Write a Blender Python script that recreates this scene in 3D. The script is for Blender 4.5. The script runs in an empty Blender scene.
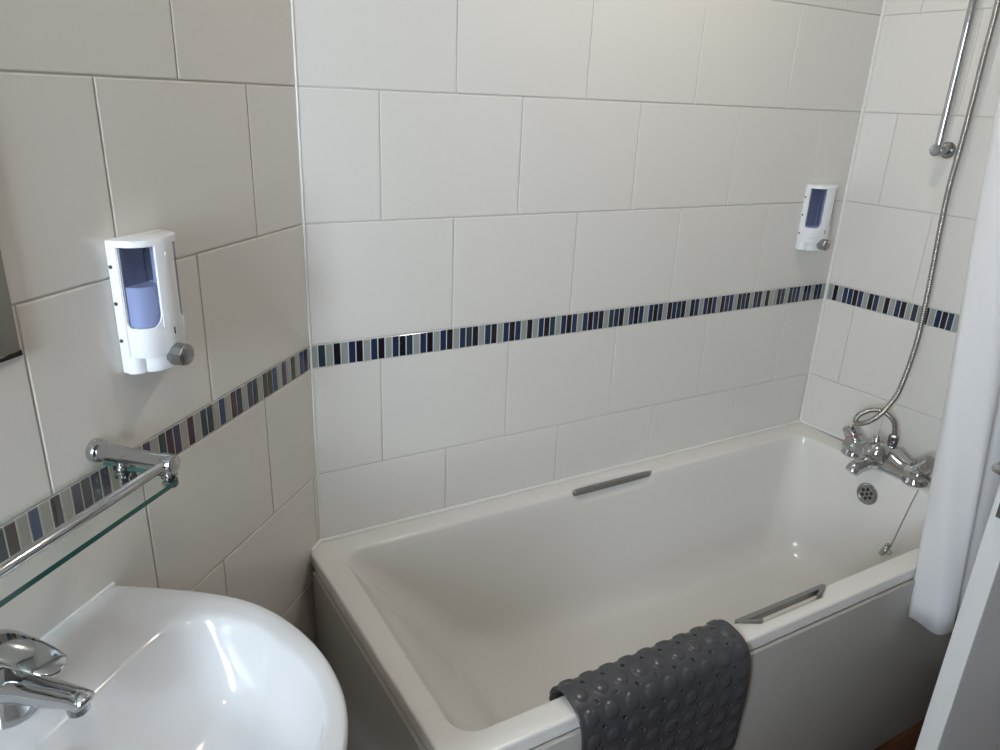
import bpy, bmesh, math, random
from mathutils import Vector, Matrix
random.seed(7)
PI = math.pi
sc = bpy.context.scene
COL = sc.collection

# ------------------------------------------------------------------ room frame
TH = 0.7885          # diagonal wall: angle to the back wall
PH = 1.5036          # tap-end wall: angle to the back wall
BL = 1.6241          # length of the back wall
CEIL = 2.42
TP, TW = 0.25, 0.325           # tile pitch up, along
ZA = 1.531                     # a joint level
MZ0, MZ1 = 0.9804, 1.031       # mosaic border
W_L = lambda u, o, z: Vector((-math.cos(TH) * u + math.sin(TH) * o, -math.sin(TH) * u - math.cos(TH) * o, z))
W_R = lambda u, o, z: Vector((BL + math.cos(PH) * u - math.sin(PH) * o, -math.sin(PH) * u - math.cos(PH) * o, z))
W_B = lambda u, o, z: Vector((u, -o, z))

# ------------------------------------------------------------------ materials
def mat(name, col, rough=0.4, metal=0.0, spec=0.5, bump=None, **kw):
    m = bpy.data.materials.new(name); m.use_nodes = True
    nt = m.node_tree; b = nt.nodes['Principled BSDF']
    b.inputs['Base Color'].default_value = (*col, 1)
    b.inputs['Roughness'].default_value = rough
    b.inputs['Metallic'].default_value = metal
    b.inputs['Specular IOR Level'].default_value = spec
    for k, v in kw.items():
        b.inputs[k.replace('_', ' ')].default_value = v
    if bump:
        sc_, st, dist = bump
        tc = nt.nodes.new('ShaderNodeTexCoord'); n = nt.nodes.new('ShaderNodeTexNoise'); bp = nt.nodes.new('ShaderNodeBump')
        n.inputs['Scale'].default_value = sc_; n.inputs['Detail'].default_value = 2
        bp.inputs['Strength'].default_value = st; bp.inputs['Distance'].default_value = dist
        nt.links.new(tc.outputs['Object'], n.inputs['Vector']); nt.links.new(n.outputs['Fac'], bp.inputs['Height'])
        nt.links.new(bp.outputs['Normal'], b.inputs['Normal'])
    return m

M = {}
M['tile'] = mat('tile_glaze', (.73, .71, .665), .13, bump=(14, .35, .0016))
M['grout'] = mat('grout', (.60, .58, .54), .8)
M['tile_edge'] = mat('tile_edge', (.73, .71, .665), .55)
M['mosaic_grout'] = mat('mosaic_grout', (.68, .67, .64), .6)
M['bead'] = mat('white_sealant', (.80, .79, .76), .35)
M['acrylic'] = mat('bath_acrylic', (.74, .725, .69), .16)
M['panel'] = mat('bath_panel_shaded', (.38, .365, .34), .22, bump=(5, .2, .002))  # white bath panels, with their shade put into a darker base colour
M['ceramic'] = mat('ceramic', (.61, .615, .62), .12)
M['chrome'] = mat('chrome', (.52, .53, .54), .08, 1.0)
M['chrome_dull'] = mat('chrome_dull', (.36, .37, .37), .22, 1.0)
M['hose'] = mat('hose_metal', (.42, .40, .37), .25, 1.0)
M['steel'] = mat('brushed_steel', (.34, .345, .345), .3, 1.0)
M['white_plastic'] = mat('white_plastic', (.84, .85, .87), .22)
M['lining'] = mat('tank_lining', (.36, .37, .42), .35)
M['soap'] = mat('liquid_soap', (.86, .87, .92), .4)
M['black'] = mat('black_void', (.008, .008, .008), .8)
M['dark'] = mat('dark_plastic', (.05, .05, .055), .5)
M['print'] = mat('grey_print', (.62, .62, .65), .5)
M['red'] = mat('red_index', (.45, .03, .03), .4)
M['rubber'] = mat('grey_rubber', (.055, .057, .063), .26)
M['paint'] = mat('door_paint', (.70, .695, .68), .35, bump=(60, .08, .001))
M['curtain'] = None
M['mirror'] = mat('mirror_silver', (.50, .52, .50), .03, 1.0)
M['plaster'] = mat('plaster', (.24, .22, .20), .8, bump=(40, .1, .002))
M['ceil'] = mat('ceiling_paint', (.62, .60, .56), .85)
M['glass_edge'] = mat('glass_edge', (.03, .11, .095), .12, IOR=1.5)
MC = {'g': ('grey', (.30, .33, .31)), 'k': ('black', (.010, .009, .017)), 'n': ('navy', (.017, .029, .075)), 't': ('teal', (.022, .044, .058)),
      'p': ('purple', (.050, .040, .085)), 'm': ('maroon', (.050, .018, .034)), 'b': ('blue', (.026, .050, .150)), 'd': ('slate', (.030, .035, .042)),
      'e': ('olive', (.040, .055, .045)), 'r': ('brown', (.058, .040, .036)), 'w': ('warm_grey', (.35, .345, .30)), 's': ('bluegrey', (.07, .09, .13))}
MOS = {k: mat('mosaic_' + n, c, .12, bump=(60, .3, .0008)) for k, (n, c) in MC.items()}

def make_curtain_mat():
    m = mat('curtain_cloth', (.87, .875, .885), .6, bump=(26, .35, .004))
    nt = m.node_tree; b = nt.nodes['Principled BSDF']; out = nt.nodes['Material Output']
    t = nt.nodes.new('ShaderNodeBsdfTranslucent'); t.inputs['Color'].default_value = (.8, .8, .82, 1)
    mx = nt.nodes.new('ShaderNodeMixShader'); mx.inputs[0].default_value = .22
    nt.links.new(b.outputs[0], mx.inputs[1]); nt.links.new(t.outputs[0], mx.inputs[2]); nt.links.new(mx.outputs[0], out.inputs['Surface'])
    return m
M['curtain'] = make_curtain_mat()

def make_clear(name, tint, fac_ior=1.45):
    m = bpy.data.materials.new(name); m.use_nodes = True
    nt = m.node_tree; nt.nodes.clear()
    out = nt.nodes.new('ShaderNodeOutputMaterial'); tr = nt.nodes.new('ShaderNodeBsdfTransparent'); gl = nt.nodes.new('ShaderNodeBsdfGlossy')
    lw = nt.nodes.new('ShaderNodeLayerWeight'); pw = nt.nodes.new('ShaderNodeMath'); fr = nt.nodes.new('ShaderNodeMath'); mx = nt.nodes.new('ShaderNodeMixShader')
    tr.inputs['Color'].default_value = (*tint, 1); gl.inputs['Roughness'].default_value = .04; lw.inputs['Blend'].default_value = .5; pw.operation = 'POWER'; pw.inputs[1].default_value = 4; fr.operation = 'MULTIPLY_ADD'; fr.inputs[1].default_value = .45; fr.inputs[2].default_value = .025
    nt.links.new(lw.outputs['Facing'], pw.inputs[0]); nt.links.new(pw.outputs[0], fr.inputs[0])
    nt.links.new(fr.outputs[0], mx.inputs[0]); nt.links.new(tr.outputs[0], mx.inputs[1]); nt.links.new(gl.outputs[0], mx.inputs[2])
    nt.links.new(mx.outputs[0], out.inputs['Surface'])
    return m
M['glass'] = make_clear('shelf_glass', (.965, .985, .975))
M['blue_clear'] = make_clear('blue_clear_plastic', (.56, .61, .77))

def make_wood():
    m = mat('floor_wood', (.1, .04, .02), .3)
    nt = m.node_tree; b = nt.nodes['Principled BSDF']
    tc = nt.nodes.new('ShaderNodeTexCoord'); mp = nt.nodes.new('ShaderNodeMapping'); mp.inputs['Scale'].default_value = (2, 26, 1)
    mp.inputs['Rotation'].default_value = (0, 0, .05)
    n = nt.nodes.new('ShaderNodeTexNoise'); n.inputs['Scale'].default_value = 2.5; n.inputs['Detail'].default_value = 6
    cr = nt.nodes.new('ShaderNodeValToRGB'); cr.color_ramp.elements[0].color = (.025, .009, .004, 1); cr.color_ramp.elements[1].color = (.15, .055, .018, 1)
    cr.color_ramp.elements[0].position = .3; cr.color_ramp.elements[1].position = .72
    nt.links.new(tc.outputs['Object'], mp.inputs[0]); nt.links.new(mp.outputs[0], n.inputs['Vector']); nt.links.new(n.outputs['Fac'], cr.inputs[0])
    nt.links.new(cr.outputs[0], b.inputs['Base Color'])
    return m
M['wood'] = make_wood()

# ------------------------------------------------------------------ mesh helpers
def link(name, bm, mats, parent=None, angle=35, smooth=True, loc=None):
    me = bpy.data.meshes.new(name)
    bmesh.ops.recalc_face_normals(bm, faces=bm.faces)
    for f in bm.faces: f.smooth = smooth
    bm.to_mesh(me); bm.free()
    if not isinstance(mats, (list, tuple)): mats = [mats]
    for m in mats: me.materials.append(m)
    if smooth: me.set_sharp_from_angle(angle=math.radians(angle))
    o = bpy.data.objects.new(name, me); COL.objects.link(o)
    if parent: o.parent = parent
    if loc: o.location = loc
    return o

def tag(o, label=None, cat=None, group=None, kind=None):
    if label: o['label'] = label
    if cat: o['category'] = cat
    if group: o['group'] = group
    if kind: o['kind'] = kind
    return o

def empty(name, loc=(0, 0, 0), rz=0):
    o = bpy.data.objects.new(name, None); COL.objects.link(o); o.empty_display_size = .05
    o.location = loc; o.rotation_euler = (0, 0, rz); return o

def box(bm, a, b, bev=0.0, seg=2, mi=0):
    x0, y0, z0 = a; x1, y1, z1 = b
    vs = [bm.verts.new(p) for p in ((x0, y0, z0), (x1, y0, z0), (x1, y1, z0), (x0, y1, z0), (x0, y0, z1), (x1, y0, z1), (x1, y1, z1), (x0, y1, z1))]
    fs = [bm.faces.new([vs[i] for i in q]) for q in ((3, 2, 1, 0), (4, 5, 6, 7), (0, 1, 5, 4), (1, 2, 6, 5), (2, 3, 7, 6), (3, 0, 4, 7))]
    for f in fs: f.material_index = mi
    if bev:
        es = list({e for f in fs for e in f.edges})
        r = bmesh.ops.bevel(bm, geom=es, offset=bev, segments=seg, profile=.5, affect='EDGES')
        for f in r['faces']: f.material_index = mi
    return vs

def loft(bm, loops, cap0=False, cap1=False, closed=True, mi=0):
    L = [[bm.verts.new(p) for p in lp] for lp in loops]
    n = len(L[0])
    for a, b in zip(L[:-1], L[1:]):
        for i in range(n if closed else n - 1):
            j = (i + 1) % n
            f = bm.faces.new((a[i], a[j], b[j], b[i])); f.material_index = mi
    if cap0: bm.faces.new(L[0][::-1]).material_index = mi
    if cap1: bm.faces.new(L[-1]).material_index = mi
    return L

def frame_for(t, prev=None):
    t = t.normalized()
    if prev is None:
        a = Vector((0, 0, 1)) if abs(t.z) < .9 else Vector((1, 0, 0))
    else: a = prev
    n = (a - t * a.dot(t)).normalized()
    return n, t.cross(n)

def tube(bm, pts, r, seg=14, mi=0, caps=True):
    pts = [Vector(p) for p in pts]; n = len(pts)
    rs = r if isinstance(r, (list, tuple)) else [r] * n
    loops = []; prev = None
    for i, p in enumerate(pts):
        t = (pts[min(i + 1, n - 1)] - pts[max(i - 1, 0)])
        nn, bb = frame_for(t, prev); prev = nn
        loops.append([p + nn * (math.cos(2 * PI * k / seg) * rs[i]) + bb * (math.sin(2 * PI * k / seg) * rs[i]) for k in range(seg)])
    loft(bm, loops, caps, caps, mi=mi)

def lathe(bm, prof, org, axis, seg=24, mi=0, cap0=True, cap1=True):
    axis = Vector(axis).normalized(); n, b = frame_for(axis); org = Vector(org)
    loops = [[org + axis * h + (n * math.cos(2 * PI * k / seg) + b * math.sin(2 * PI * k / seg)) * r for k in range(seg)] for r, h in prof]
    loft(bm, loops, cap0, cap1, mi=mi)

def catmull(pts, sub=8):
    pts = [Vector(p) for p in pts]; out = []
    P = [pts[0] * 2 - pts[1]] + pts + [pts[-1] * 2 - pts[-2]]
    for i in range(1, len(P) - 2):
        p0, p1, p2, p3 = P[i - 1:i + 3]
        for s in range(sub):
            t = s / sub
            out.append(.5 * ((2 * p1) + (p2 - p0) * t + (2 * p0 - 5 * p1 + 4 * p2 - p3) * t * t + (3 * p1 - p0 - 3 * p2 + p3) * t ** 3))
    out.append(pts[-1]); return out

def new(): return bmesh.new()

# ------------------------------------------------------------------ tiled walls
LEVELS = [ZA + 3 * TP, ZA + 2 * TP, ZA + TP, ZA, ZA - TP, MZ1]
def rows(sa, sb, sm):
    r = []
    up = [CEIL, ZA + 3 * TP, ZA + 2 * TP, ZA + TP, ZA, ZA - TP, MZ1]
    for i in range(len(up) - 1):
        r.append((up[i + 1], up[i], sb if i % 2 == 1 else sa))
    lo = [MZ0, MZ0 - TP, MZ0 - 2 * TP, MZ0 - 3 * TP, 0.0]
    for i in range(len(lo) - 1):
        r.append((lo[i + 1], lo[i], sm[0] if i % 2 == 0 else sm[1]))
    return r

def tiled_wall(name, F, u0, u1, rws, flip=False):
    bm = new(); G = .0014; H = .0032; D = .0026
    def quad(ps, mi):
        f = bm.faces.new([bm.verts.new(p) for p in ps]); f.material_index = mi
    # backing slab
    a = [F(u0, -D, 0), F(u1, -D, 0), F(u1, -D, CEIL), F(u0, -D, CEIL)]
    b = [F(u0, -.09, 0), F(u1, -.09, 0), F(u1, -.09, CEIL), F(u0, -.09, CEIL)]
    loft(bm, [a, b], True, True, mi=1)
    for z0, z1, s in rws:
        k = math.floor((u0 - s) / TW)
        while True:
            a0 = s + k * TW; a1 = a0 + TW; k += 1
            if a0 >= u1: break
            a0 = max(a0, u0); a1 = min(a1, u1)
            if a1 - a0 < .012: continue
            o = [(a0 + G, z0 + G), (a1 - G, z0 + G), (a1 - G, z1 - G), (a0 + G, z1 - G)]
            q = [(a0 + H, z0 + H), (a1 - H, z0 + H), (a1 - H, z1 - H), (a0 + H, z1 - H)]
            vo = [bm.verts.new(F(u, -.0008, z)) for u, z in o]
            vi = [bm.verts.new(F(u, 0, z)) for u, z in q]
            vb = [bm.verts.new(F(u, -D, z)) for u, z in o]
            bm.faces.new(vi)
            for i in range(4):
                j = (i + 1) % 4
                bm.faces.new((vo[i], vo[j], vi[j], vi[i])).material_index = 2; bm.faces.new((vb[i], vb[j], vo[j], vo[i])).material_index = 2
    o = link(name, bm, [M['tile'], M['grout'], M['tile_edge']], smooth=False)
    return tag(o, kind='structure')

def mosaic(name, F, start, seq, u_end, label=None):
    bm = new(); keys = sorted(set(seq)); gi = len(keys); loft(bm, [[F(start, o_, z) for z in (MZ0 + .0004, MZ1 - .0004)] + [F(u_end, o_, z) for z in (MZ1 - .0004, MZ0 + .0004)] for o_ in (-.0026, -.0004)], False, True, mi=gi); P = .0165; g = .0011; z0, z1 = MZ0 + .0015, MZ1 - .0015
    for i, c in enumerate(seq):
        a = start + i * P + g; b = min(start + (i + 1) * P - g, u_end)
        if b - a < .003: continue
        lo = [F(a, -.0026, z0), F(b, -.0026, z0), F(b, -.0026, z1), F(a, -.0026, z1)]
        md = [F(a, -.0002, z0), F(b, -.0002, z0), F(b, -.0002, z1), F(a, -.0002, z1)]
        e = .0008
        hi = [F(a + e, .0006, z0 + e), F(b - e, .0006, z0 + e), F(b - e, .0006, z1 - e), F(a + e, .0006, z1 - e)]
        loft(bm, [lo, md, hi], False, True, mi=keys.index(c))
    o = link(name, bm, [MOS[k] for k in keys] + [M['mosaic_grout']], smooth=False)
    tag(o, label, None, None, 'structure'); return o

WL_END = 1.34
tiled_wall('wall_back', W_B, 0, BL, rows(.1613 - .325, .3267 - .325, (.1547, .3164)))
# rows(sa, sb): sa = seams of the rows under an even joint
tiled_wall('wall_right', W_R, 0, 1.25, rows(.1063, .2642, (.1013, .264)))
tiled_wall('wall_left', W_L, 0, WL_END, rows(.1564, .3226, (.1728, .3381)))

SB = 'gtgkgnkgnkgnktgnkgnkgntk' 'gnkgnknkgkgnktgnkngnknkgtnkgnkngnkng'[1 - 1:] 
SB = 'gtgkgnkgnkgnktgnkgnkgntk' + 'gnkgnkngkgnktgnkngnknkgtnkgnkngnkng' + 'knnkgkngnkngknngknkgnkgkwgkngknngkngkngk'
mosaic('trim_1', W_B, -.0005, SB, BL - .002)
SR = 'gkgnnkngkngkgnkgtgkgnkngngkngnkkgnkgnnkgkngnkgnkg'
mosaic('trim_2', W_R, .0062, SR, 1.24)
SL = 'tbwewpwbereteW'
SL = 'nbwewpwberwtpwnmwbwttwmwpmtwpwdtwptkpwkwbwrtwkpwbwtmwpkwtwbnwmwpwtkwbwp'
mosaic('trim_3', W_L, .0105, SL, WL_END - .01)

def bead(name, pts, r=.0045):
    bm = new(); tube(bm, pts, r, 8); return tag(link(name, bm, M['bead']), kind='structure')
bead('trim_4', [W_B(.001, .001, .56), W_B(.001, .001, CEIL)], .0024)
bead('trim_5', [W_B(BL - .002, .002, .56), W_B(BL - .002, .002, CEIL)], .005)
bead('trim_6', [W_L(.042, .001, .5605), W_B(.0, .003, .562), W_B(.004, .004, .562), W_B(BL - .005, .004, .562), W_R(.006, .004, .562), W_R(.72, .004, .562)], .0045)

# remaining walls, floor, ceiling
def wall_boxes(name, boxes, m):
    bm = new()
    for a, b in boxes: box(bm, a, b)
    return tag(link(name, bm, m, smooth=False), kind='structure')
XW = -1.95
UW, OE = 2.35, 1.05                      # window wall: square to the diagonal wall
YS = W_L(UW, OE, 0).y
bm = new()
loft(bm, [[W_L(WL_END, 0, 0), W_L(UW + .1, 0, 0), W_L(UW + .1, 0, CEIL), W_L(WL_END, 0, CEIL)], [W_L(WL_END, -.09, 0), W_L(UW + .1, -.09, 0), W_L(UW + .1, -.09, CEIL), W_L(WL_END, -.09, CEIL)]], True, True)
tag(link('wall_side', bm, M['plaster'], smooth=False), kind='structure')
F0, F1, WZ0, WZ1 = .02, .46, 1.05, 2.10
bm = new()
for oa, ob, za, zb in ((0, OE, 0, WZ0), (0, OE, WZ1, CEIL), (0, F0, WZ0, WZ1), (F1, OE, WZ0, WZ1)):
    loft(bm, [[W_L(UW, oa, za), W_L(UW, ob, za), W_L(UW, ob, zb), W_L(UW, oa, zb)], [W_L(UW + .1, oa, za), W_L(UW + .1, ob, za), W_L(UW + .1, ob, zb), W_L(UW + .1, oa, zb)]], True, True)
tag(link('wall_window', bm, M['plaster'], smooth=False), kind='structure')
RX = W_R(1.25, 0, 0)
XE = W_L(UW, OE, 0).x
wall_boxes('wall_front', [((XE - .1, YS - .1, 0), (RX.x + .1, YS, CEIL))], M['plaster'])
wall_boxes('wall_hall', [((RX.x, YS, 0), (RX.x + .09, RX.y, CEIL))], M['plaster'])
wall_boxes('ceiling', [((XW - .15, YS - .15, CEIL), (RX.x + .15, .12, CEIL + .08))], M['ceil'])
bm = new(); box(bm, (XW - .15, YS - .15, -.06), (RX.x + .15, .12, 0)); tag(link('floor', bm, M['wood'], smooth=False), kind='structure')

# window: frame and frosted daylit pane
wn = empty('window_1', W_L(UW, (F0 + F1) / 2, WZ0), TH + PI / 2); tag(wn, kind='structure')
bm = new(); hw = (F1 - F0) / 2; hh = WZ1 - WZ0
for a, b in (((-hw, 0, 0), (-hw + .04, .05, hh)), ((hw - .04, 0, 0), (hw, .05, hh)), ((-hw, 0, 0), (hw, .05, .04)), ((-hw, 0, hh - .04), (hw, .05, hh)), ((-hw + .03, .005, hh * .62), (hw - .03, .045, hh * .62 + .03))):
    box(bm, a, b, .004, 1)
link('window_frame', bm, M['paint'], wn)
pm = bpy.data.materials.new('frosted_daylight'); pm.use_nodes = True
nt = pm.node_tree; nt.nodes.clear(); out = nt.nodes.new('ShaderNodeOutputMaterial'); em = nt.nodes.new('ShaderNodeEmission')
em.inputs['Color'].default_value = (.76, .88, 1.0, 1); em.inputs['Strength'].default_value = 41.0
nt.links.new(em.outputs[0], out.inputs['Surface'])
bm = new(); box(bm, (-hw + .03, .020, .03), (hw - .03, .026, hh - .03)); link('window_pane', bm, pm, wn, smooth=False)

# ------------------------------------------------------------------ bathtub
bath = empty('bathtub', (.8, -.35, 0))
tag(bath, 'white rectangular acrylic bathtub with chrome grips set along the tiled wall', 'bathtub')
BO = Vector((.8, -.35, 0))
def rloop(x0b, x0f, x1, yb, yf, r, z, notch=0.0, cl=8, zs=0.0, chamf=0.0):
    """rounded rectangle, anticlockwise from back-left; x0b/x0f left edge at back/front; notch widens it at the grips"""
    pts = []
    NX0, NX1 = .655, .930
    us = [i / 44 for i in range(45)]
    xr = (.08, 1.49)
    marks = [(.655, 0), (.657, 0), (.697, 1), (.700, 1), (.884, 1), (.881, 1), (.928, 0), (.930, 0), (.640, 0), (.945, 0), (.79, 1)]
    us = sorted(us + [(m[0] - xr[0]) / (xr[1] - xr[0]) for m in marks])
    def nd(x):
        if x <= .657 or x >= .928: return 0
        if x < .697: return (x - .657) / .040
        if x > .884: return (.928 - x) / .044
        return 1
    xl = lambda y: x0b + (x0f - x0b) * (yb - y) / (yb - yf)
    def put(x, y): pts.append(Vector((x, y, z + zs * (1.5 - x))) - BO)
    # back side, left -> right
    xa, xb = x0b + r, x1 - r
    if chamf:
        xa = x0b + chamf
    for u in us:
        X = xr[0] + u * (xr[1] - xr[0]); put(xa + u * (xb - xa), yb + notch * nd(X))
    for i in range(1, cl):
        a = PI / 2 - i * PI / 2 / cl; put(x1 - r + r * math.cos(a), yb - r + r * math.sin(a))
    for i in range(13):
        put(x1, yb - r + (yf + r - yb + r) * i / 12)
    for i in range(1, cl):
        a = -i * PI / 2 / cl; put(x1 - r + r * math.cos(a), yf + r + r * math.sin(a))
    xa2, xb2 = x0f + r, x1 - r
    for u in reversed(us):
        X = xr[0] + u * (xr[1] - xr[0]); put(xa2 + u * (xb2 - xa2), yf - notch * nd(X))
    for i in range(1, cl):
        a = -PI / 2 - i * PI / 2 / cl; put(x0f + r + r * math.cos(a), yf + r + r * math.sin(a))
    if chamf:
        for i in range(13):
            y = yf + r + (yb - chamf - yf - r) * i / 12; put(xl(y), y)
        for i in range(1, cl):
            t = i / cl; put(x0b + chamf * t, yb - chamf + chamf * t)
    else:
        for i in range(13):
            y = yf + r + (yb - r - yf - r) * i / 12; put(xl(y), y)
        for i in range(1, cl):
            a = PI - i * PI / 2 / cl; put(x0b + r + r * math.cos(a), yb - r + r * math.sin(a))
    return pts

ZR = .56
bm = new(); loops = []
oxb, oxf, ox1, oyb, oyf = -.034, -.004, 1.622, -.004, -.691
for dz, ins in ((-.028, .004), (-.0285, 0), (-.006, 0), (-.0025, .0008), (-.0006, .0028), (0, .006)):
    loops.append(rloop(oxb + ins, oxf + ins, ox1 - ins, oyb - ins, oyf + ins, .012, ZR + dz, chamf=.030))
ix0b, ix0f, ix1, iyb, iyf = .028, .037, 1.542, -.068, -.640
def inner(il, ir, ib, i_f, r, z, notch=0, zs=0):
    return rloop(ix0b + il, ix0f + il, ix1 - ir, iyb - ib, iyf + i_f, r, z, notch, zs=zs)
loops.append(inner(-.006, -.006, -.006, -.006, .052, ZR, .024))
loops.append(inner(-.002, -.002, -.002, -.002, .050, ZR - .002, .023))
loops.append(inner(.003, .001, .001, .001, .048, ZR - .008, .021))
loops.append(inner(.0165, .003, .004, .004, .048, ZR - .030, .004))
loops.append(inner(.0203, .004, .005, .005, .049, ZR - .036, 0))
loops.append(inner(.024, .005, .006, .006, .050, ZR - .042, 0))
ZF = .165
for t in (.2, .4, .6, .8, 1.0):
    z = ZR - .042 + (ZF + .08 - ZR + .042) * t
    loops.append(inner(.024 + .175 * t, .005 + .022 * t, .006 + .032 * t, .006 + .034 * t,   .05 + .055 * t, z, 0, .03 * t))
for k in range(1, 11):
    t = k / 10; A, B, C_ = (1 - t) ** 2, 2 * t * (1 - t), t * t; H_ = .08
    bz = lambda p0, sl, p2: A * p0 + B * (p0 + sl * H_) + C_ * p2
    loops.append(inner(bz(.199, .63, .345), bz(.027, .08, .097), bz(.038, .11, .116), bz(.040, .12, .118), .105 + .03 * t, ZF + H_ * A, 0, .03))
for q in (.25, .5, .75, .95):
    loops.append(inner(.345 + (.70 - .345) * q, .097 + (.70 - .097) * q, .116 + .155 * q, .118 + .155 * q, .135 - .124 * q, ZF - .004 * min(1, q * 2), 0, .03))
loft(bm, loops, False, True)
link('tub_shell', bm, M['acrylic'], bath, angle=75)
# panels
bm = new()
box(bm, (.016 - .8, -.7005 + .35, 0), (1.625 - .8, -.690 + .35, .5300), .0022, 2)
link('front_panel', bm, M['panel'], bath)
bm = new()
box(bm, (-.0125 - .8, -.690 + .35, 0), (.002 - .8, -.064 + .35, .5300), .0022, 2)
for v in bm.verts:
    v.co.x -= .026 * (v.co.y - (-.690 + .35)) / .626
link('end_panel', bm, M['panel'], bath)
# grips
def grip(y_in, sgn, legs=True):
    plan_ = [(.6615, -.004), (.921, -.004), (.9265, .003), (.890, .0235), (.874, .0235), (.901, .0085), (.682, .0085), (.712, .0235), (.697, .0235), (.656, .003)]
    if not legs: plan_ = [(.6615, -.004), (.914, -.004), (.926, .003), (.905, .0085), (.672, .0085), (.656, .003)]
    b = new(); lp = []
    for z, k in ((-.0105, .0014), (-.009, 0), (.001, 0), (.0035, .0022)):
        lp.append([Vector((x, y_in + sgn * (y + (k if y < .005 else -k if y > .02 else 0)), ZR + z)) - BO for x, y in plan_])
    loft(b, lp, True, True)
    return link('grab_handle', b, M['steel'], bath, angle=25)
grip(-.070, 1, False); grip(-.639, -1)
# overflow, chains, plug
def on_wall_x(z): return 1.542 - .005 - .022 * max(0, min(1, (ZR - .042 - z) / .27))
oc = Vector((on_wall_x(.478) + .004, -.334, .478)) - BO
ax = Vector((-1, 0, .08)).normalized()
b = new(); lathe(b, [(.0, .0), (.034, .0), (.034, .003), (.031, .0065), (.0265, .0075), (.024, .0055), (.0, .0055)], oc, ax, 32, cap0=False, cap1=False)
bmesh.ops.remove_doubles(b, verts=b.verts, dist=1e-6)
ov = link('overflow_cover', b, M['chrome_dull'], bath)
b = new()
n_, b_ = frame_for(ax)
for k in range(7):
    c = oc + ax * .0058 + ((n_ * math.cos(k * PI / 3) + b_ * math.sin(k * PI / 3)) * .0145 if k < 6 else Vector())
    lathe(b, [(.0046, -.001), (.0046, .0004)], c, ax, 12)
link('drain_hole', b, M['black'], ov)
def chain(p, q, sag=.0, name='plug_chain'):
    p, q = Vector(p) - BO, Vector(q) - BO; b = new(); N = max(8, int((p - q).length / .0045)); seq = []
    for i in range(N + 1):
        t = i / N; c = p.lerp(q, t) + Vector((0, 0, -sag * 4 * t * (1 - t)))
        seq.append(c)
    tube(b, seq, [.0017 if i % 2 else .0010 for i in range(N + 1)], 6)
    return link(name, b, M['steel'], bath, angle=80)
chain((1.533, -.356, .492), (1.562, -.385, .5625), .0)
chain((1.541, -.468, .562), (1.497, -.458, .378), -.004)
pc = Vector((1.493, -.449, .366)) - BO
pa = Vector((-.35, .75, .35)).normalized()
b = new(); lathe(b, [(.0, -.004), (.018, -.004), (.021, .0), (.021, .005), (.019, .008), (.0, .0085)], pc, pa, 24, cap0=False, cap1=False)
bmesh.ops.remove_doubles(b, verts=b.verts, dist=1e-6)
pl = link('plug', b, M['chrome_dull'], bath)
b = new(); rc = pc - pa * .010; pn, pb = frame_for(pa)
tube(b, [rc + pa * (.007 * math.cos(a)) + pn * (.007 * math.sin(a)) for a in [i * 2 * PI / 16 for i in range(17)]], .0016, 8)
link('plug_ring', b, M['steel'], pl)

# ------------------------------------------------------------------ bath mixer tap
TX, TY = 1.572, -.338
tap = empty('bath_mixer_tap', (TX, TY, ZR)); tag(tap, 'chrome bath mixer tap with two angled handles, mounted on the bath end', 'tap')
b = new()
def ell(c, rx, rz, seg=18): return [Vector((c[0] + rx * math.cos(2 * PI * k / seg), c[1], c[2] + rz * math.sin(2 * PI * k / seg))) for k in range(seg)]
ys = [-.128, -.124, -.112, -.09, -.06, -.035, 0, .035, .06, .09, .112, .124, .128]
loft(b, [ell((0 if abs(y) > .05 else -.004, y, .024 + (.012 if abs(y) < .05 else .004)), (.012 if abs(y) > .126 else .024 if abs(y) > .12 else .031 if abs(y) > .1 else .032 if abs(y) > .05 else .036),
            (.010 if abs(y) > .126 else .020 if abs(y) > .12 else .026 if abs(y) > .05 else .034)) for y in ys], True, True)
for s in (-1, 1):
    lathe(b, [(.034, 0), (.034, .006), (.031, .010), (.028, .03)], (0, s * .098, 0), (0, 0, 1), 24)
    lathe(b, [(.030, 0), (.027, .018), (.024, .026)], (0, s * .078, .016), (0, s * .64, .77), 24)
link('body', b, M['chrome'], tap, angle=50)
b = new()
sp = catmull([(-.012, .004, .028), (-.05, .006, .029), (-.090, .009, .026), (-.118, .011, .018), (-.129, .012, .007)], 6)
tube(b, sp, [.027 - .008 * i / (len(sp) - 1) for i in range(len(sp))], 18)
link('spout', b, M['chrome'], tap, angle=60)
for s, nm in ((1, 'hot'), (-1, 'cold')):
    d = Vector((0, s * .62, .78)).normalized(); o = Vector((0, s * .084, .020)) + d * .014
    b = new()
    n1, b1 = frame_for(d); lp = []
    for h, r in ((0, .0245), (.004, .0255), (.024, .0240), (.0265, .0232)):
        lp.append([o + d * h + (n1 * math.cos(2 * PI * k / 28) + b1 * math.sin(2 * PI * k / 28)) * r for k in range(28)])
    loft(b, lp, True, True)
    lp = []
    for h, r in ((.0285, .0232), (.056, .0215), (.0605, .0195), (.062, .015)):
        lp.append([o + d * h + (n1 * math.cos(2 * PI * k / 28) + b1 * math.sin(2 * PI * k / 28)) * r * (1 if k % 7 else .93) for k in range(28)])
    loft(b, lp, True, True)
    hd = link('handle', b, M['chrome'], tap, angle=40)
    b = new(); lathe(b, [(.0235, .0263), (.0235, .0287)], o, d, 28)
    link('index_ring', b, M['red'] if s > 0 else M['chrome_dull'], hd)
b = new(); dd = Vector((-.62, 0, .78)).normalized(); do = Vector((-.022, .008, .034))
lathe(b, [(.030, 0), (.036, .012), (.0385, .024), (.038, .032), (.033, .044), (.024, .053), (.012, .058), (.004, .059)], do, dd, 12)
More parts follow.
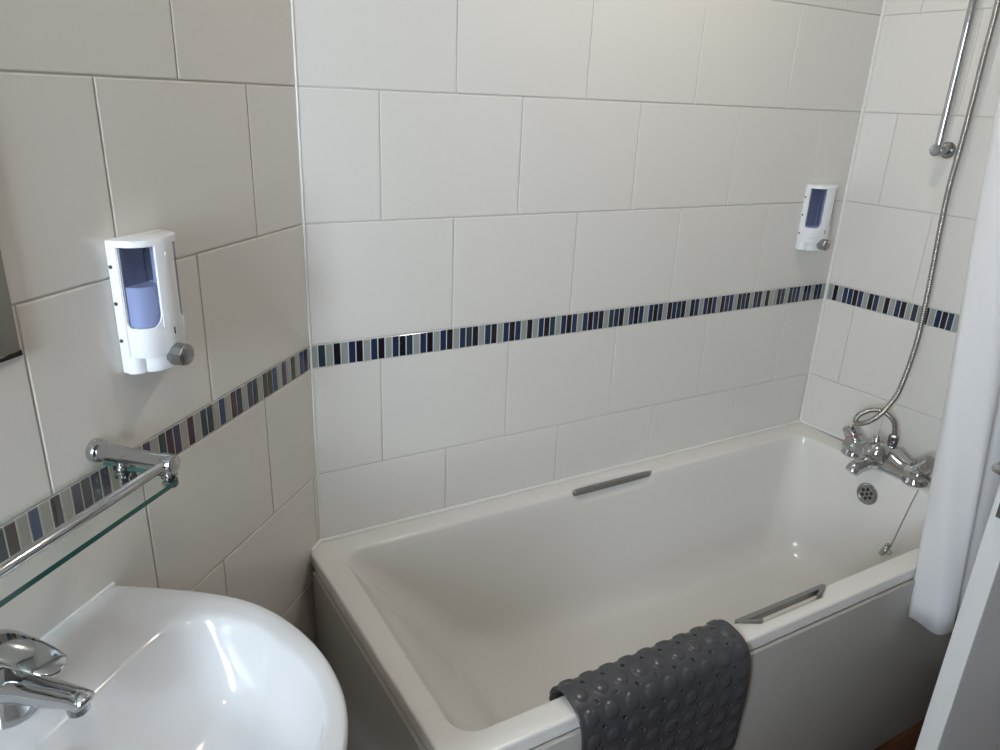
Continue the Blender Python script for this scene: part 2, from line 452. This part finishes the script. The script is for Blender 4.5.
dv = link('diverter_knob', b, M['chrome'], tap, angle=25)
b = new(); lathe(b, [(.010, 0), (.010, .018), (.007, .026), (.002, .028)], do + dd * .045 + Vector((.012, .006, .006)), (.12, .12, 1), 14)
link('knob_top', b, M['chrome'], dv)
b = new(); hp = (W_R(.331, .046, 0) - Vector((TX, TY, 0)))
lathe(b, [(.016, .03), (.016, .058), (.0125, .060), (.0125, .068), (.0145, .069), (.0145, .094), (.010, .098)], (hp.x, hp.y, 0), (0, 0, 1), 8)
link('hose_nut', b, M['chrome_dull'], tap, angle=30)
b = new(); tube(b, [(.004, 0.0, .03), (hp.x, hp.y, .04)], .016, 12); link('outlet', b, M['chrome'], tap)

# shower hose
HP = [(.331, .046, .636), (.331, .046, .655), (.3246, .055, .6974), (.2974, .070, .7215), (.2724, .090, .7222), (.2526, .11, .706), (.2471, .12, .6867), (.2627, .125, .6821),
      (.2870, .12, .6978), (.3078, .105, .7264), (.3155, .085, .755), (.3215, .062, .80), (.3275, .047, .9317), (.3220, .043, 1.0867), (.3095, .043, 1.3245), (.3145, .046, 1.4988), (.317, .05, 1.661), (.318, .05, 1.80), (.31, .055, 1.95), (.285, .06, 2.02)]
b = new(); path = catmull([W_R(*p) for p in HP], 6)
# even resample for the corrugation
res = [path[0]]; acc = 0
step = .0022
for p, q in zip(path[:-1], path[1:]):
    d = (q - p).length; t = step - acc
    while t <= d:
        res.append(p.lerp(q, t / d)); t += step
    acc = (acc + d) % step
tube(b, res, [.0075 if i % 3 else .0063 for i in range(len(res))], 10)
tag(link('shower_hose', b, M['hose'], angle=80), 'flexible metal shower hose looped above the bath tap and rising up the wall', 'hose')

# shower riser rail
rl = empty('shower_rail', W_R(.262, 0, 1.446), -PH); tag(rl, 'chrome shower riser rail on round wall brackets above the bath tap', 'shower rail')
for zz in (0, .62):
    b = new(); lathe(b, [(.021, 0), (.021, .004), (.018, .007), (.012, .008)], (0, 0, zz), (0, -1, 0), 28); link('wall_flange', b, M['chrome_dull'], rl)
    b = new(); lathe(b, [(.0115, .006), (.0115, .036), (.0145, .040), (.0145, .066), (.0130, .0675), (.009, .068)], (0, 0, zz), (0, -1, 0), 24); link('bracket', b, M['chrome_dull'], rl, angle=25)
b = new(); tube(b, [(0, -.053, -.006), (0, -.053, .64)], .0092, 20); link('pole', b, M['chrome'], rl)

# ------------------------------------------------------------------ soap dispensers
def dispenser(loc, rz, label, level, faint_mark=False):
    d = empty('soap_dispenser', loc, rz); tag(d, label, 'soap dispenser', 'wall mounted soap dispensers')
    HWD, T0, SPW, DEP, H = .0482, .016, .0165, .051, .1855
    def side(t, s):           # back-plate corner -> spine edge, bulging
        a = Vector((s * (HWD - .002), -T0)); c = Vector((s * .0465, -.0465)); e = Vector((s * SPW, -DEP))
        p = a * (1 - t) ** 2 + c * 2 * t * (1 - t) + e * t * t
        return p
    def plan(sx=1, sy=1, back=T0):
        L = [side(t / 10, -1) for t in range(11)] + [Vector((-.010, -DEP - .0022)), Vector((0, -DEP - .003)), Vector((.010, -DEP - .0022))] + [side(1 - t / 10, 1) for t in range(11)]
        return [(p.x * sx, -back + (p.y + back) * sy) for p in L]
    # back plate
    b = new(); box(b, (-HWD, -T0, 0), (HWD, 0, H), .003, 2); bp = link('back_plate', b, M['white_plastic'], d)
    for z in (.150, .100, .048):
        b = new(); lathe(b, [(.0026, -.001), (.0026, .0012)], (-HWD, -.006, z), (-1, 0, 0), 10)
        link('peg', b, M['dark'], bp)
    # lid
    b = new(); pl_ = plan(1.02, 1.02)
    def ring(z, s): return [(x * s, -T0 + (y + T0) * s, z) for x, y in pl_]
    loft(b, [ring(.1765, 1), ring(.1825, 1), ring(.1850, .98), ring(.1858, .93)], True, True); link('lid', b, M['white_plastic'], d, angle=40)
    # lower housing
    b = new(); pl2 = plan()
    def ring2(z, s, sy=1): return [(x * s, -T0 + (y + T0) * sy, z) for x, y in pl2]
    loft(b, [ring2(.024, .98, .96), ring2(.027, 1, 1), ring2(.066, 1, 1)], True, True)
    loft(b, [ring2(.0, .70, .80), ring2(.003, .74, .88), ring2(.024, .76, .92)], True, True)
    loft(b, [[(s * math.cos(a) * .016 + cx, -T0 + .004 - math.sin(a) * .016, z) for a in [i * PI / 8 for i in range(9)]] for z, s, cx in ((.001, 1, -.034), (.026, 1, -.034))], True, True)
    loft(b, [[(s * math.cos(a) * .016 + cx, -T0 + .004 - math.sin(a) * .016, z) for a in [i * PI / 8 for i in range(9)]] for z, s, cx in ((.001, 1, .034), (.026, 1, .034))], True, True)
    hs = link('housing', b, M['white_plastic'], d, angle=40)
    if faint_mark:
        b = new()      # faint print on the lower left side: a row of tiny strokes too small to read
        for k in range(9):
            t = .30 + k * .05; p = side(t, -1); q = side(t + .032, -1); n = Vector((q.y - p.y, p.x - q.x)).normalized()
            if n.x > 0: n = -n
            lo = [(p.x, p.y), (q.x, q.y), (q.x + n.x * .0004, q.y + n.y * .0004), (p.x + n.x * .0004, p.y + n.y * .0004)]
            hh_ = .0024
            loft(b, [[(x, y, .036) for x, y in lo], [(x, y, .036 + hh_) for x, y in lo]], True, True)
        link('printed_mark', b, M['print'], hs)
    # spine
    b = new()
    sec = [(-SPW - .0008, -DEP - .0012), (-.010, -DEP - .0034), (0, -DEP - .004), (.010, -DEP - .0034), (SPW + .0008, -DEP - .0012), (SPW, -DEP + .003), (-SPW, -DEP + .003)]
    loft(b, [[(x, y, .064) for x, y in sec], [(x, y, .1775) for x, y in sec]], True, True); spn = link('spine', b, M['white_plastic'], d, angle=30)
    b = new(); lathe(b, [(.0035, 0), (.0035, .0008)], (0, -DEP - .0038, .163), (0, -1, 0), 12)
    link('drop_mark', b, M['bead'], spn)
    b = new(); box(b, (-.0016, -DEP - .0036, .050), (.0016, -DEP - .001, .061), .001, 1); link('level_slot', b, M['black'], spn)
    # side shells with a round-cornered opening, tank behind
    for s in (-1, 1):
        b = new(); hole = []
        t0, t1, z0, z1, r = .02, .985, .0665, .1765, .020
        tl = .078                               # length of t=1 on the surface
        for k in range(9):
            a = PI + k * PI / 16; hole.append((t0 + (.010 + .010 * math.cos(a)) / tl, z0 + .010 + .010 * math.sin(a)))
        for k in range(9):
            a = 1.5 * PI + k * PI / 16; hole.append((t1 + (-r + r * math.cos(a)) / tl, z0 + r + r * math.sin(a)))
        for k in range(1, 6): hole.append((t1, z0 + r + (z1 - z0 - r) * k / 5))
        for k in range(1, 7): hole.append((t1 + (t0 - t1) * k / 6, z1))
        for k in range(1, 6): hole.append((t0, z1 + (z0 + .010 - z1) * k / 6))
        cx, cz = .5, .12
        outer = []
        for t, z in hole:
            dx, dz = (t - cx) / .5, (z - cz) / .058; m_ = max(abs(dx), abs(dz)); outer.append((cx + (t - cx) / m_, cz + (z - cz) / m_))
        def mp(t, z, off):
            t = max(0, min(1, t)); p = side(t, s); q = side(min(1, t + .02), s); p2 = side(max(0, t - .02), s)
            n = Vector((q.y - p2.y, p2.x - q.x)).normalized()
            if n.x * s < 0: n = -n
            return (p.x + n.x * off, p.y + n.y * off, z)
        loft(b, [[mp(t, z, -.003) for t, z in outer], [mp(t, z, 0) for t, z in outer], [mp(t, z, 0) for t, z in hole], [mp(t, z, -.003) for t, z in hole]])
        link('side_frame', b, M['white_plastic'], d, angle=40)
        b = new(); G = [[b.verts.new(mp(t / 12, .066 + .111 * k / 8, -.0022)) for t in range(13)] for k in range(9)]
        for k in range(8):
            for t in range(12): b.faces.new((G[k][t], G[k][t + 1], G[k + 1][t + 1], G[k + 1][t]))
        w = link('tank_window', b, M['blue_clear'], d, angle=60)
        # inside: dark lining against the back plate and the soap standing in the tank
        b = new(); box(b, (min(s * .002, s * .044), -.0186, .067), (max(s * .002, s * .044), -.0175, .176)); link('tank_lining', b, M['lining'], d)
        b = new()
        def sring(z): return [(side(t / 8, s).x * .90, -.019 + (side(t / 8, s).y + .019) * .86, z) for t in range(9)] + [(s * .003, -.045, z), (s * .003, -.019, z)]
        loft(b, [sring(.067), sring(level)], True, True); link('liquid_soap', b, M['soap'], d, angle=40)
    b = new(); tube(b, [(0, -.034, .066), (0, -.034, .176)], .004, 10); link('pump_tube', b, M['print'], d)
    # push button
    b = new(); org = Vector((0, -DEP + .004, .0205))
    lathe(b, [(.0160, 0), (.0168, .005), (.0158, .0215), (.0148, .0230)], org, (0, -1, 0), 10, cap1=True)
    bt = link('push_button', b, M['chrome_dull'], d, angle=20)
    b = new(); lathe(b, [(.0126, .0225), (.0126, .0242), (.0108, .0252), (.004, .0256)], org, (0, -1, 0), 24); link('button_face', b, M['steel'], bt)
    return d
dispenser(W_L(.4568, .0005, 1.1475), TH, 'white soap dispenser with blue tank half full, on the wall above the glass shelf', .122)
dispenser(W_B(1.488, .0005, 1.1475), 0, 'white soap dispenser with dark blue tank, above the bath near the corner', .069, True)

# ------------------------------------------------------------------ glass shelf
sh = empty('glass_shelf', W_L(.8225, 0, 1.061), TH); tag(sh, 'clear glass shelf on chrome arms with a front rail, above the basin', 'shelf')
for s in (1, -1):
    x = s * .25
    b = new(); lathe(b, [(.0165, 0.0), (.0165, .006), (.0150, .0105), (.0118, .012), (.0118, .106), (.0132, .1065), (.0132, .1225), (.0122, .1247), (.008, .1255)], (x, 0, 0), (0, -1, 0), 28)
    ar = link('arm', b, M['chrome'], sh, angle=30)
    for y in (-.040, -.1145):
        b = new(); lathe(b, [(.0075, .008), (.0075, .0155), (.0105, .016), (.0105, .0195), (.009, .0200)], (x, y, 0), (0, 0, -1), 20); link('post', b, M['chrome'], ar, angle=30)
        b = new(); lathe(b, [(.0105, .0275), (.0105, .0315), (.006, .033)], (x, y, 0), (0, 0, -1), 20); link('clamp_foot', b, M['chrome'], ar, angle=30)
b = new(); tube(b, [(-.25, -.1145, .001), (.25, -.1145, .001)], .0066, 18); link('front_rail', b, M['chrome'], sh)
b = new()
hx, y0, y1, r = .258, -.0015, -.127, .012
out = [(-hx, y0), ] + [(-hx + r - r * math.cos(a), y1 + r - r * math.sin(a)) for a in [i * PI / 12 for i in range(7)]] + [(hx - r + r * math.sin(a), y1 + r - r * math.cos(a)) for a in [i * PI / 12 for i in range(7)]] + [(hx, y0)]
L = loft(b, [[(x, y, -.0272) for x, y in out], [(x, y, -.0202) for x, y in out]], True, True)
for f in b.faces: f.material_index = 0 if len(f.verts) > 4 or f.calc_center_median().y > -.01 else 1
link('glass_pane', b, [M['glass'], M['glass_edge']], sh, smooth=False)

# ------------------------------------------------------------------ mirror
mr = empty('mirror', W_L(.656 + .25, 0, 1.2245), TH); tag(mr, 'frameless wall mirror with a worn dark lower edge, cut off at the left', 'mirror')
b = new(); box(b, (-.25, -.006, 0), (.25, -.001, .72), .0012, 1); link('mirror_glass', b, M['mirror'], mr)
b = new()
N = 60; top = []
for i in range(N + 1):
    x = .25 - .5 * i / N; top.append((x, .0030 + .0025 * random.random() + (.0025 * max(0, 1 - i / 2.5))))
lo = [(x, -.0066, -.0004) for x, h in top] ; hi = [(x, -.0066, h) for x, h in top]
v0 = [b.verts.new(p) for p in lo]; v1 = [b.verts.new(p) for p in hi]; v2 = [b.verts.new((p[0], -.0058, p[2])) for p in hi]; v3 = [b.verts.new((p[0], -.0058, p[2])) for p in lo]
for i in range(N):
    for A, B in ((v0, v1), (v1, v2), (v3, v0)): b.faces.new((A[i], A[i + 1], B[i + 1], B[i]))
link('worn_edge', b, M['black'], mr)

# ------------------------------------------------------------------ wash basin
UC, ZB = .8175, .8524
bs = empty('wash_basin', W_L(UC, 0, 0), TH); tag(bs, 'white ceramic wash basin with a curved front under the glass shelf', 'basin')
half = [(.2365, 0), (.250, .06), (.262, .126), (.2665, .185), (.2585, .240), (.2365, .297), (.2085, .345), (.178, .3815), (.143, .4125), (.105, .4345), (.070, .4475), (.035, .4545), (0, .4565)]
hc = catmull([Vector((a, b_, 0)) for a, b_ in half], 6)
outl = [(p.x, p.y) for p in hc] + [(-p.x, p.y) for p in hc[-2::-1]] + [(-.2365 + .473 * i / 20, 0) for i in range(1, 20)]
NB = len(outl)
CB = (0, .25)
inh = [(0, .120), (.10, .121), (.150, .122), (.186, .127), (.208, .140), (.2235, .163), (.2295, .200), (.2265, .240), (.213, .275), (.1755, .350), (.1237, .398), (.07, .4165), (0, .423)]
ic = catmull([Vector((a, b_, 0)) for a, b_ in inh], 10)
ipoly = [(p.x, p.y) for p in ic] + [(-p.x, p.y) for p in ic[-2:0:-1]]
def raycast(poly, ang):
    dx, dy = math.cos(ang), math.sin(ang); best = None
    for (x0, y0_), (x1_, y1_) in zip(poly, poly[1:] + poly[:1]):
        ex, ey = x1_ - x0, y1_ - y0_; den = dx * ey - dy * ex
        if abs(den) < 1e-12: continue
        t = ((x0 - CB[0]) * ey - (y0_ - CB[1]) * ex) / den; s_ = ((x0 - CB[0]) * dy - (y0_ - CB[1]) * dx) / den
        if t > 0 and -1e-6 <= s_ <= 1 + 1e-6 and (best is None or t > best): best = t
    return (CB[0] + dx * best, CB[1] + dy * best)
angs = [math.atan2(y - CB[1], x - CB[0]) for x, y in outl]
inr = [raycast(ipoly, a) for a in angs]
def shr(poly, k, c=CB): return [(c[0] + (x - c[0]) * k, c[1] + (y - c[1]) * k) for x, y in poly]
def clampw(p): return (p[0], max(p[1], .001))
def L3(poly, z): return [(x, -max(y, 0.0015), z) for x, y in poly]
b = new(); lp = []
lp.append(L3(shr(outl, .58, (0, .12)), ZB - .25))  # unseen underside, made deeper and fuller to shade the bath's end panel
lp.append(L3(shr(outl, .80, (0, .10)), ZB - .20))
lp.append(L3(shr(outl, .92, (0, .05)), ZB - .12))
lp.append(L3(shr(outl, .965, (0, .02)), ZB - .045))
lp.append(L3(shr(outl, .995, (0, .0)), ZB - .022))
lp.append(L3(outl, ZB - .012))
lp.append(L3(shr(outl, .998), ZB - .005))
lp.append(L3(shr(outl, .99), ZB - .0012))
lp.append(L3(shr(outl, .978), ZB))
def mix(A, B, t): return [(a[0] + (b_[0] - a[0]) * t, a[1] + (b_[1] - a[1]) * t) for a, b_ in zip(A, B)]
om = shr(outl, .978)
lp.append(L3(mix(om, inr, .35), ZB - .001)); lp.append(L3(mix(om, inr, .75), ZB - .0022)); lp.append(L3(mix(om, inr, .97), ZB - .0036))
CI = (0, .285)
def bowl(k, z, back=0):
    o = []
    for x, y in inr:
        X = CI[0] + (x - CI[0]) * k; Y = CI[1] + (y - CI[1]) * k
        w = max(0, min(1, (CI[1] - y) / .16)); o.append((X, Y + back * w))
    return L3(o, z)
for k, dz, bk in ((.990, .0058, 0), (.980, .0085, .002), (.971, .0135, .005), (.958, .024, .011), (.93, .046, .022), (.89, .072, .034), (.835, .093, .042), (.76, .108, .045), (.65, .118, .042), (.50, .1245, .032), (.32, .128, .02), (.15, .130, .01), (.055, .131, 0)):
    lp.append(bowl(k, ZB - dz, bk))
loft(b, lp, True, True)
link('basin_bowl', b, M['ceramic'], bs, angle=70)
# overflow slot in the back of the bowl, waste in the floor
b = new(); lathe(b, [(.0001, .001), (.013, .001), (.0135, .0025), (.0105, .003), (.010, .0005), (.0001, .0005)], (-.016, -.1475, ZB - .030), (0, -.72, .70), 24, cap0=False, cap1=False)
ovr = link('overflow_ring', b, M['chrome'], bs)
b = new(); lathe(b, [(.0101, .0), (.0101, .0012)], (-.016, -.1475, ZB - .030), (0, -.72, .70), 20); link('overflow_hole', b, M['black'], ovr)
b = new(); lathe(b, [(.022, -.004), (.022, .001), (.019, .002), (.012, .0005)], (0, -.285, ZB - .1305), (0, 0, 1), 28); link('waste', b, M['chrome'], bs)
# sealant bead where basin meets the wall
b = new(); tube(b, [(-.236, -.002, ZB), (.236, -.002, ZB)], .0035, 8); link('sealant_bead', b, M['bead'], bs)

# basin tap
bt = empty('basin_tap', W_L(.806, .060, ZB - .001), TH); tag(bt, 'chrome single lever mixer tap standing on the basin', 'tap')
b = new(); lathe(b, [(.0285, 0), (.0285, .003), (.0265, .010), (.0235, .022), (.0215, .038), (.0215, .066), (.0225, .074)], (0, 0, 0), (0, 0, 1), 32)
link('body', b, M['chrome'], bt, angle=40)
b = new(); sp = catmull([(0, .004, .034), (0, -.030, .042), (0, -.062, .044), (0, -.092, .0465), (0, -.108, .0465), (0, -.1145, .0425)], 6)
n = len(sp); tube(b, sp, [(.0205 - .0075 * min(1, i / (n * .6))) if i < n - 3 else (.0125, .0105, .006)[i - n + 3] for i in range(n)], 20)
spt = link('spout', b, M['chrome'], bt, angle=60)
b = new(); lathe(b, [(.0115, 0), (.0115, .012), (.0095, .0135)], (0, -.100, .043), (0, -.15, -1), 20); link('aerator', b, M['chrome_dull'], spt)
b = new(); lathe(b, [(.0185, .074), (.0185, .081)], (0, 0, 0), (0, 0, 1), 28); link('collar', b, M['chrome_dull'], bt)
# lever: domed cap that runs forward into a flat paddle
b = new(); lp = []
for y, w, zt, zb in ((.029, .004, .078, .074), (.026, .014, .0845, .070), (.018, .0215, .0895, .069), (.006, .0255, .0925, .069), (-.008, .0265, .0935, .069), (-.022, .0245, .0930, .0715), (-.036, .0220, .0915, .0790),
                      (-.052, .0205, .0890, .0795), (-.068, .0190, .0855, .0775), (-.080, .0165, .0818, .0755), (-.087, .011, .0790, .0740), (-.090, .004, .0775, .0745)):
    mid = (zt + zb) / 2 + .0075; h = (zt - zb) / 2
    lp.append([(w * math.copysign(abs(math.cos(a)) ** .75, math.cos(a)), y, mid + h * math.copysign(abs(math.sin(a)) ** .9, math.sin(a))) for a in [i * 2 * PI / 24 for i in range(24)]])
loft(b, lp, True, True); link('lever', b, M['chrome'], bt, angle=60)

# ------------------------------------------------------------------ rubber bath mat
mt_o = Vector((.4315, -.70, ZR))
prof = catmull([Vector(p) for p in ((0, -.606, .475), (0, -.606, .51), (0, -.610, .540), (0, -.621, .563), (0, -.640, .5735), (0, -.664, .5735), (0, -.690, .566), (0, -.7085, .545), (0, -.7160, .51), (0, -.7185, .46), (0, -.7175, .40), (0, -.7155, .34), (0, -.714, .272))], 30)
STEP = .0022
pr_ = [prof[0]]; acc = 0
for p, q in zip(prof[:-1], prof[1:]):
    d = (q - p).length; t = STEP - acc
    while t <= d:
        pr_.append(p.lerp(q, t / d)); t += STEP
    acc = (acc + d) % STEP
S = len(pr_); MW = .398; NXm = int(MW / STEP)
PT = .0442
slen = (S - 1) * STEP
b = new(); grid = []
cells = {}
def dome(d, R, h): return h * math.sqrt(max(0, 1 - (d / R) ** 2)) if d < R else 0
phase = .006
for i in range(S):
    p = pr_[i]; t = (pr_[min(i + 1, S - 1)] - pr_[max(i - 1, 0)]).normalized(); nrm = Vector((0, t.z, -t.y))
    if nrm.z < 0 and i < S * .4: nrm = -nrm
    if i >= S * .4 and nrm.y > 0: nrm = -nrm
    row = []
    for j in range(NXm + 1):
        s = i * STEP; x = j * STEP
        cx = (x - .023) / PT; cs = (s - phase) / PT
        dx = (cx - round(cx)) * PT; ds = (cs - round(cs)) * PT; dd_ = math.hypot(dx, ds)
        ex = .012 < x < MW - .012 and .014 < s < slen - .014
        h = dome(dd_, .0142, .0037) if ex else 0
        hx = (cx - math.floor(cx) - .5) * PT; hs = (cs - math.floor(cs) - .5) * PT
        hd = math.hypot(hx, hs); HR = .0038; hole = hd < HR + .0012 and ex; ox = os_ = 0
        if hole and hd > .0006: ox, os_ = hx / hd * HR - hx, hs / hd * HR - hs
        # rounded sheet corners
        R = .062; keep = True
        for X0, sg in ((R, -1), (MW - R, 1)):
            for S0, tg in ((R, -1), (slen - R, 1)):
                if (x - X0) * sg > 0 and (s - S0) * tg > 0 and math.hypot(x - X0, s - S0) > R: keep = False
        v = b.verts.new(Vector((x + ox - MW / 2, p.y + .70, p.z - ZR)) + nrm * h + t * os_); row.append((v, hole, keep))
    grid.append(row)
for i in range(S - 1):
    for j in range(NXm):
        q = (grid[i][j], grid[i][j + 1], grid[i + 1][j + 1], grid[i + 1][j])
        if sum(a[1] for a in q) == 4 or sum(a[2] for a in q) < 4: continue
        b.faces.new([a[0] for a in q])
bmesh.ops.delete(b, geom=[v for v in b.verts if not v.link_faces], context='VERTS')
mo = link('bath_mat', b, M['rubber'], angle=60, loc=mt_o)
tag(mo, 'dark grey bubbled rubber bath mat draped over the front rim of the bath', 'bath mat')
sm = mo.modifiers.new('thickness', 'SOLIDIFY'); sm.thickness = .0036; sm.offset = -1

# ------------------------------------------------------------------ shower curtain
bmz0, bmz1 = .432, 2.41
cur = [(1.170, -.7025), (1.164, -.714), (1.164, -.732), (1.171, -.752), (1.181, -.769), (1.193, -.782), (1.206, -.786), (1.220, -.778), (1.232, -.762), (1.250, -.754), (1.268, -.758), (1.280, -.774), (1.298, -.780), (1.318, -.764), (1.335, -.755), (1.352, -.766), (1.375, -.775), (1.40, -.765), (1.43, -.757), (1.47, -.766), (1.50, -.76)]
cc = catmull([Vector((x, y, 0)) for x, y in cur], 5)
b = new(); NZ = 40; G = []
for k in range(NZ + 1):
    f = k / NZ; z = bmz0 + (bmz1 - bmz0) * f; row = []
    for i, p in enumerate(cc):
        lean = .0875 * (z - bmz0)
        px = 1.210 + (p.x - 1.20) * (1 + .14 * f) - .0095 * f
        w = .004 * math.sin(9 * z + i * .35)
        zz = z + (.006 * math.sin(i * .25) if k == 0 else 0)
        row.append(b.verts.new((px + w * .6, p.y + lean + w * .3, zz)))
    G.append(row)
for k in range(NZ):
    for i in range(len(cc) - 1): b.faces.new((G[k][i], G[k][i + 1], G[k + 1][i + 1], G[k + 1][i]))
co = link('shower_curtain', b, M['curtain'], angle=80)
tag(co, 'white shower curtain hanging bunched outside the bath at the tap end', 'curtain')
sm = co.modifiers.new('thickness', 'SOLIDIFY'); sm.thickness = .0012

# ------------------------------------------------------------------ door, standing open
dr = empty('door_1', (.79, -.976, 0)); tag(dr, 'white painted door standing open, edge on, at the right', kind='structure')
b = new(); box(b, (0, -.0165, .008), (.76, .0165, 1.985), .0012, 1); link('door_leaf', b, M['paint'], dr)
b = new(); box(b, (-.0012, -.010, .952), (.001, .008, 1.10), .0006, 1); lt = link('latch_plate', b, M['chrome_dull'], dr)
b = new(); box(b, (-.010, -.004, 1.04), (.0, .006, 1.06), .002, 1); link('latch_bolt', b, M['chrome_dull'], lt)
b = new(); lathe(b, [(.026, 0), (.026, .006), (.022, .009)], (.055, .0165, 1.002), (0, 1, 0), 24)
tube(b, catmull([(.055, .022, 1.002), (.055, .042, 1.002), (.062, .052, 1.002), (.10, .054, 1.002), (.165, .052, 1.000)], 5), .0072, 12)
link('lever_handle', b, M['chrome'], dr, angle=50)

# ------------------------------------------------------------------ light
def lamp(name, loc, power, col, size, rot=(0, 0, 0)):
    l = bpy.data.lights.new(name, 'AREA'); l.shape = 'DISK'; l.size = size; l.energy = power; l.color = col
    o = bpy.data.objects.new(name, l); COL.objects.link(o); o.location = loc; o.rotation_euler = rot; return o
for x, y, p, c in ((.80, -.50, 5.3, (1.0, .90, .79)), (-.30, -1.50, 3.2, (1.0, .74, .52))):
    lamp('downlight', (x, y, CEIL - .004), p, c, .06)
w = bpy.data.worlds.new('world'); sc.world = w; w.use_nodes = True
w.node_tree.nodes['Background'].inputs[0].default_value = (.5, .6, .7, 1); w.node_tree.nodes['Background'].inputs[1].default_value = .3

# ------------------------------------------------------------------ camera
cam = bpy.data.cameras.new('camera'); co = bpy.data.objects.new('camera', cam); COL.objects.link(co)
R = ((.87089254, -.48981584, .04033142), (-.14000948, -.32592237, -.93497163), (.47110883, .80861304, -.35242222))
rx, dy, fw = (Vector(r) for r in R)
m = Matrix((( rx.x, -dy.x, -fw.x, -.3788), (rx.y, -dy.y, -fw.y, -1.4362), (rx.z, -dy.z, -fw.z, 1.5242), (0, 0, 0, 1)))
co.matrix_world = m
cam.sensor_width = 36; cam.lens = 36 * 731.8414 / 1000; cam.clip_start = .02
sc.camera = co
sc.view_settings.view_transform = 'Standard'; sc.view_settings.look = 'None'; sc.view_settings.gamma = 1; sc.view_settings.use_curve_mapping = False
sc.view_settings.exposure = 0.0
sc.cycles.use_denoising = True
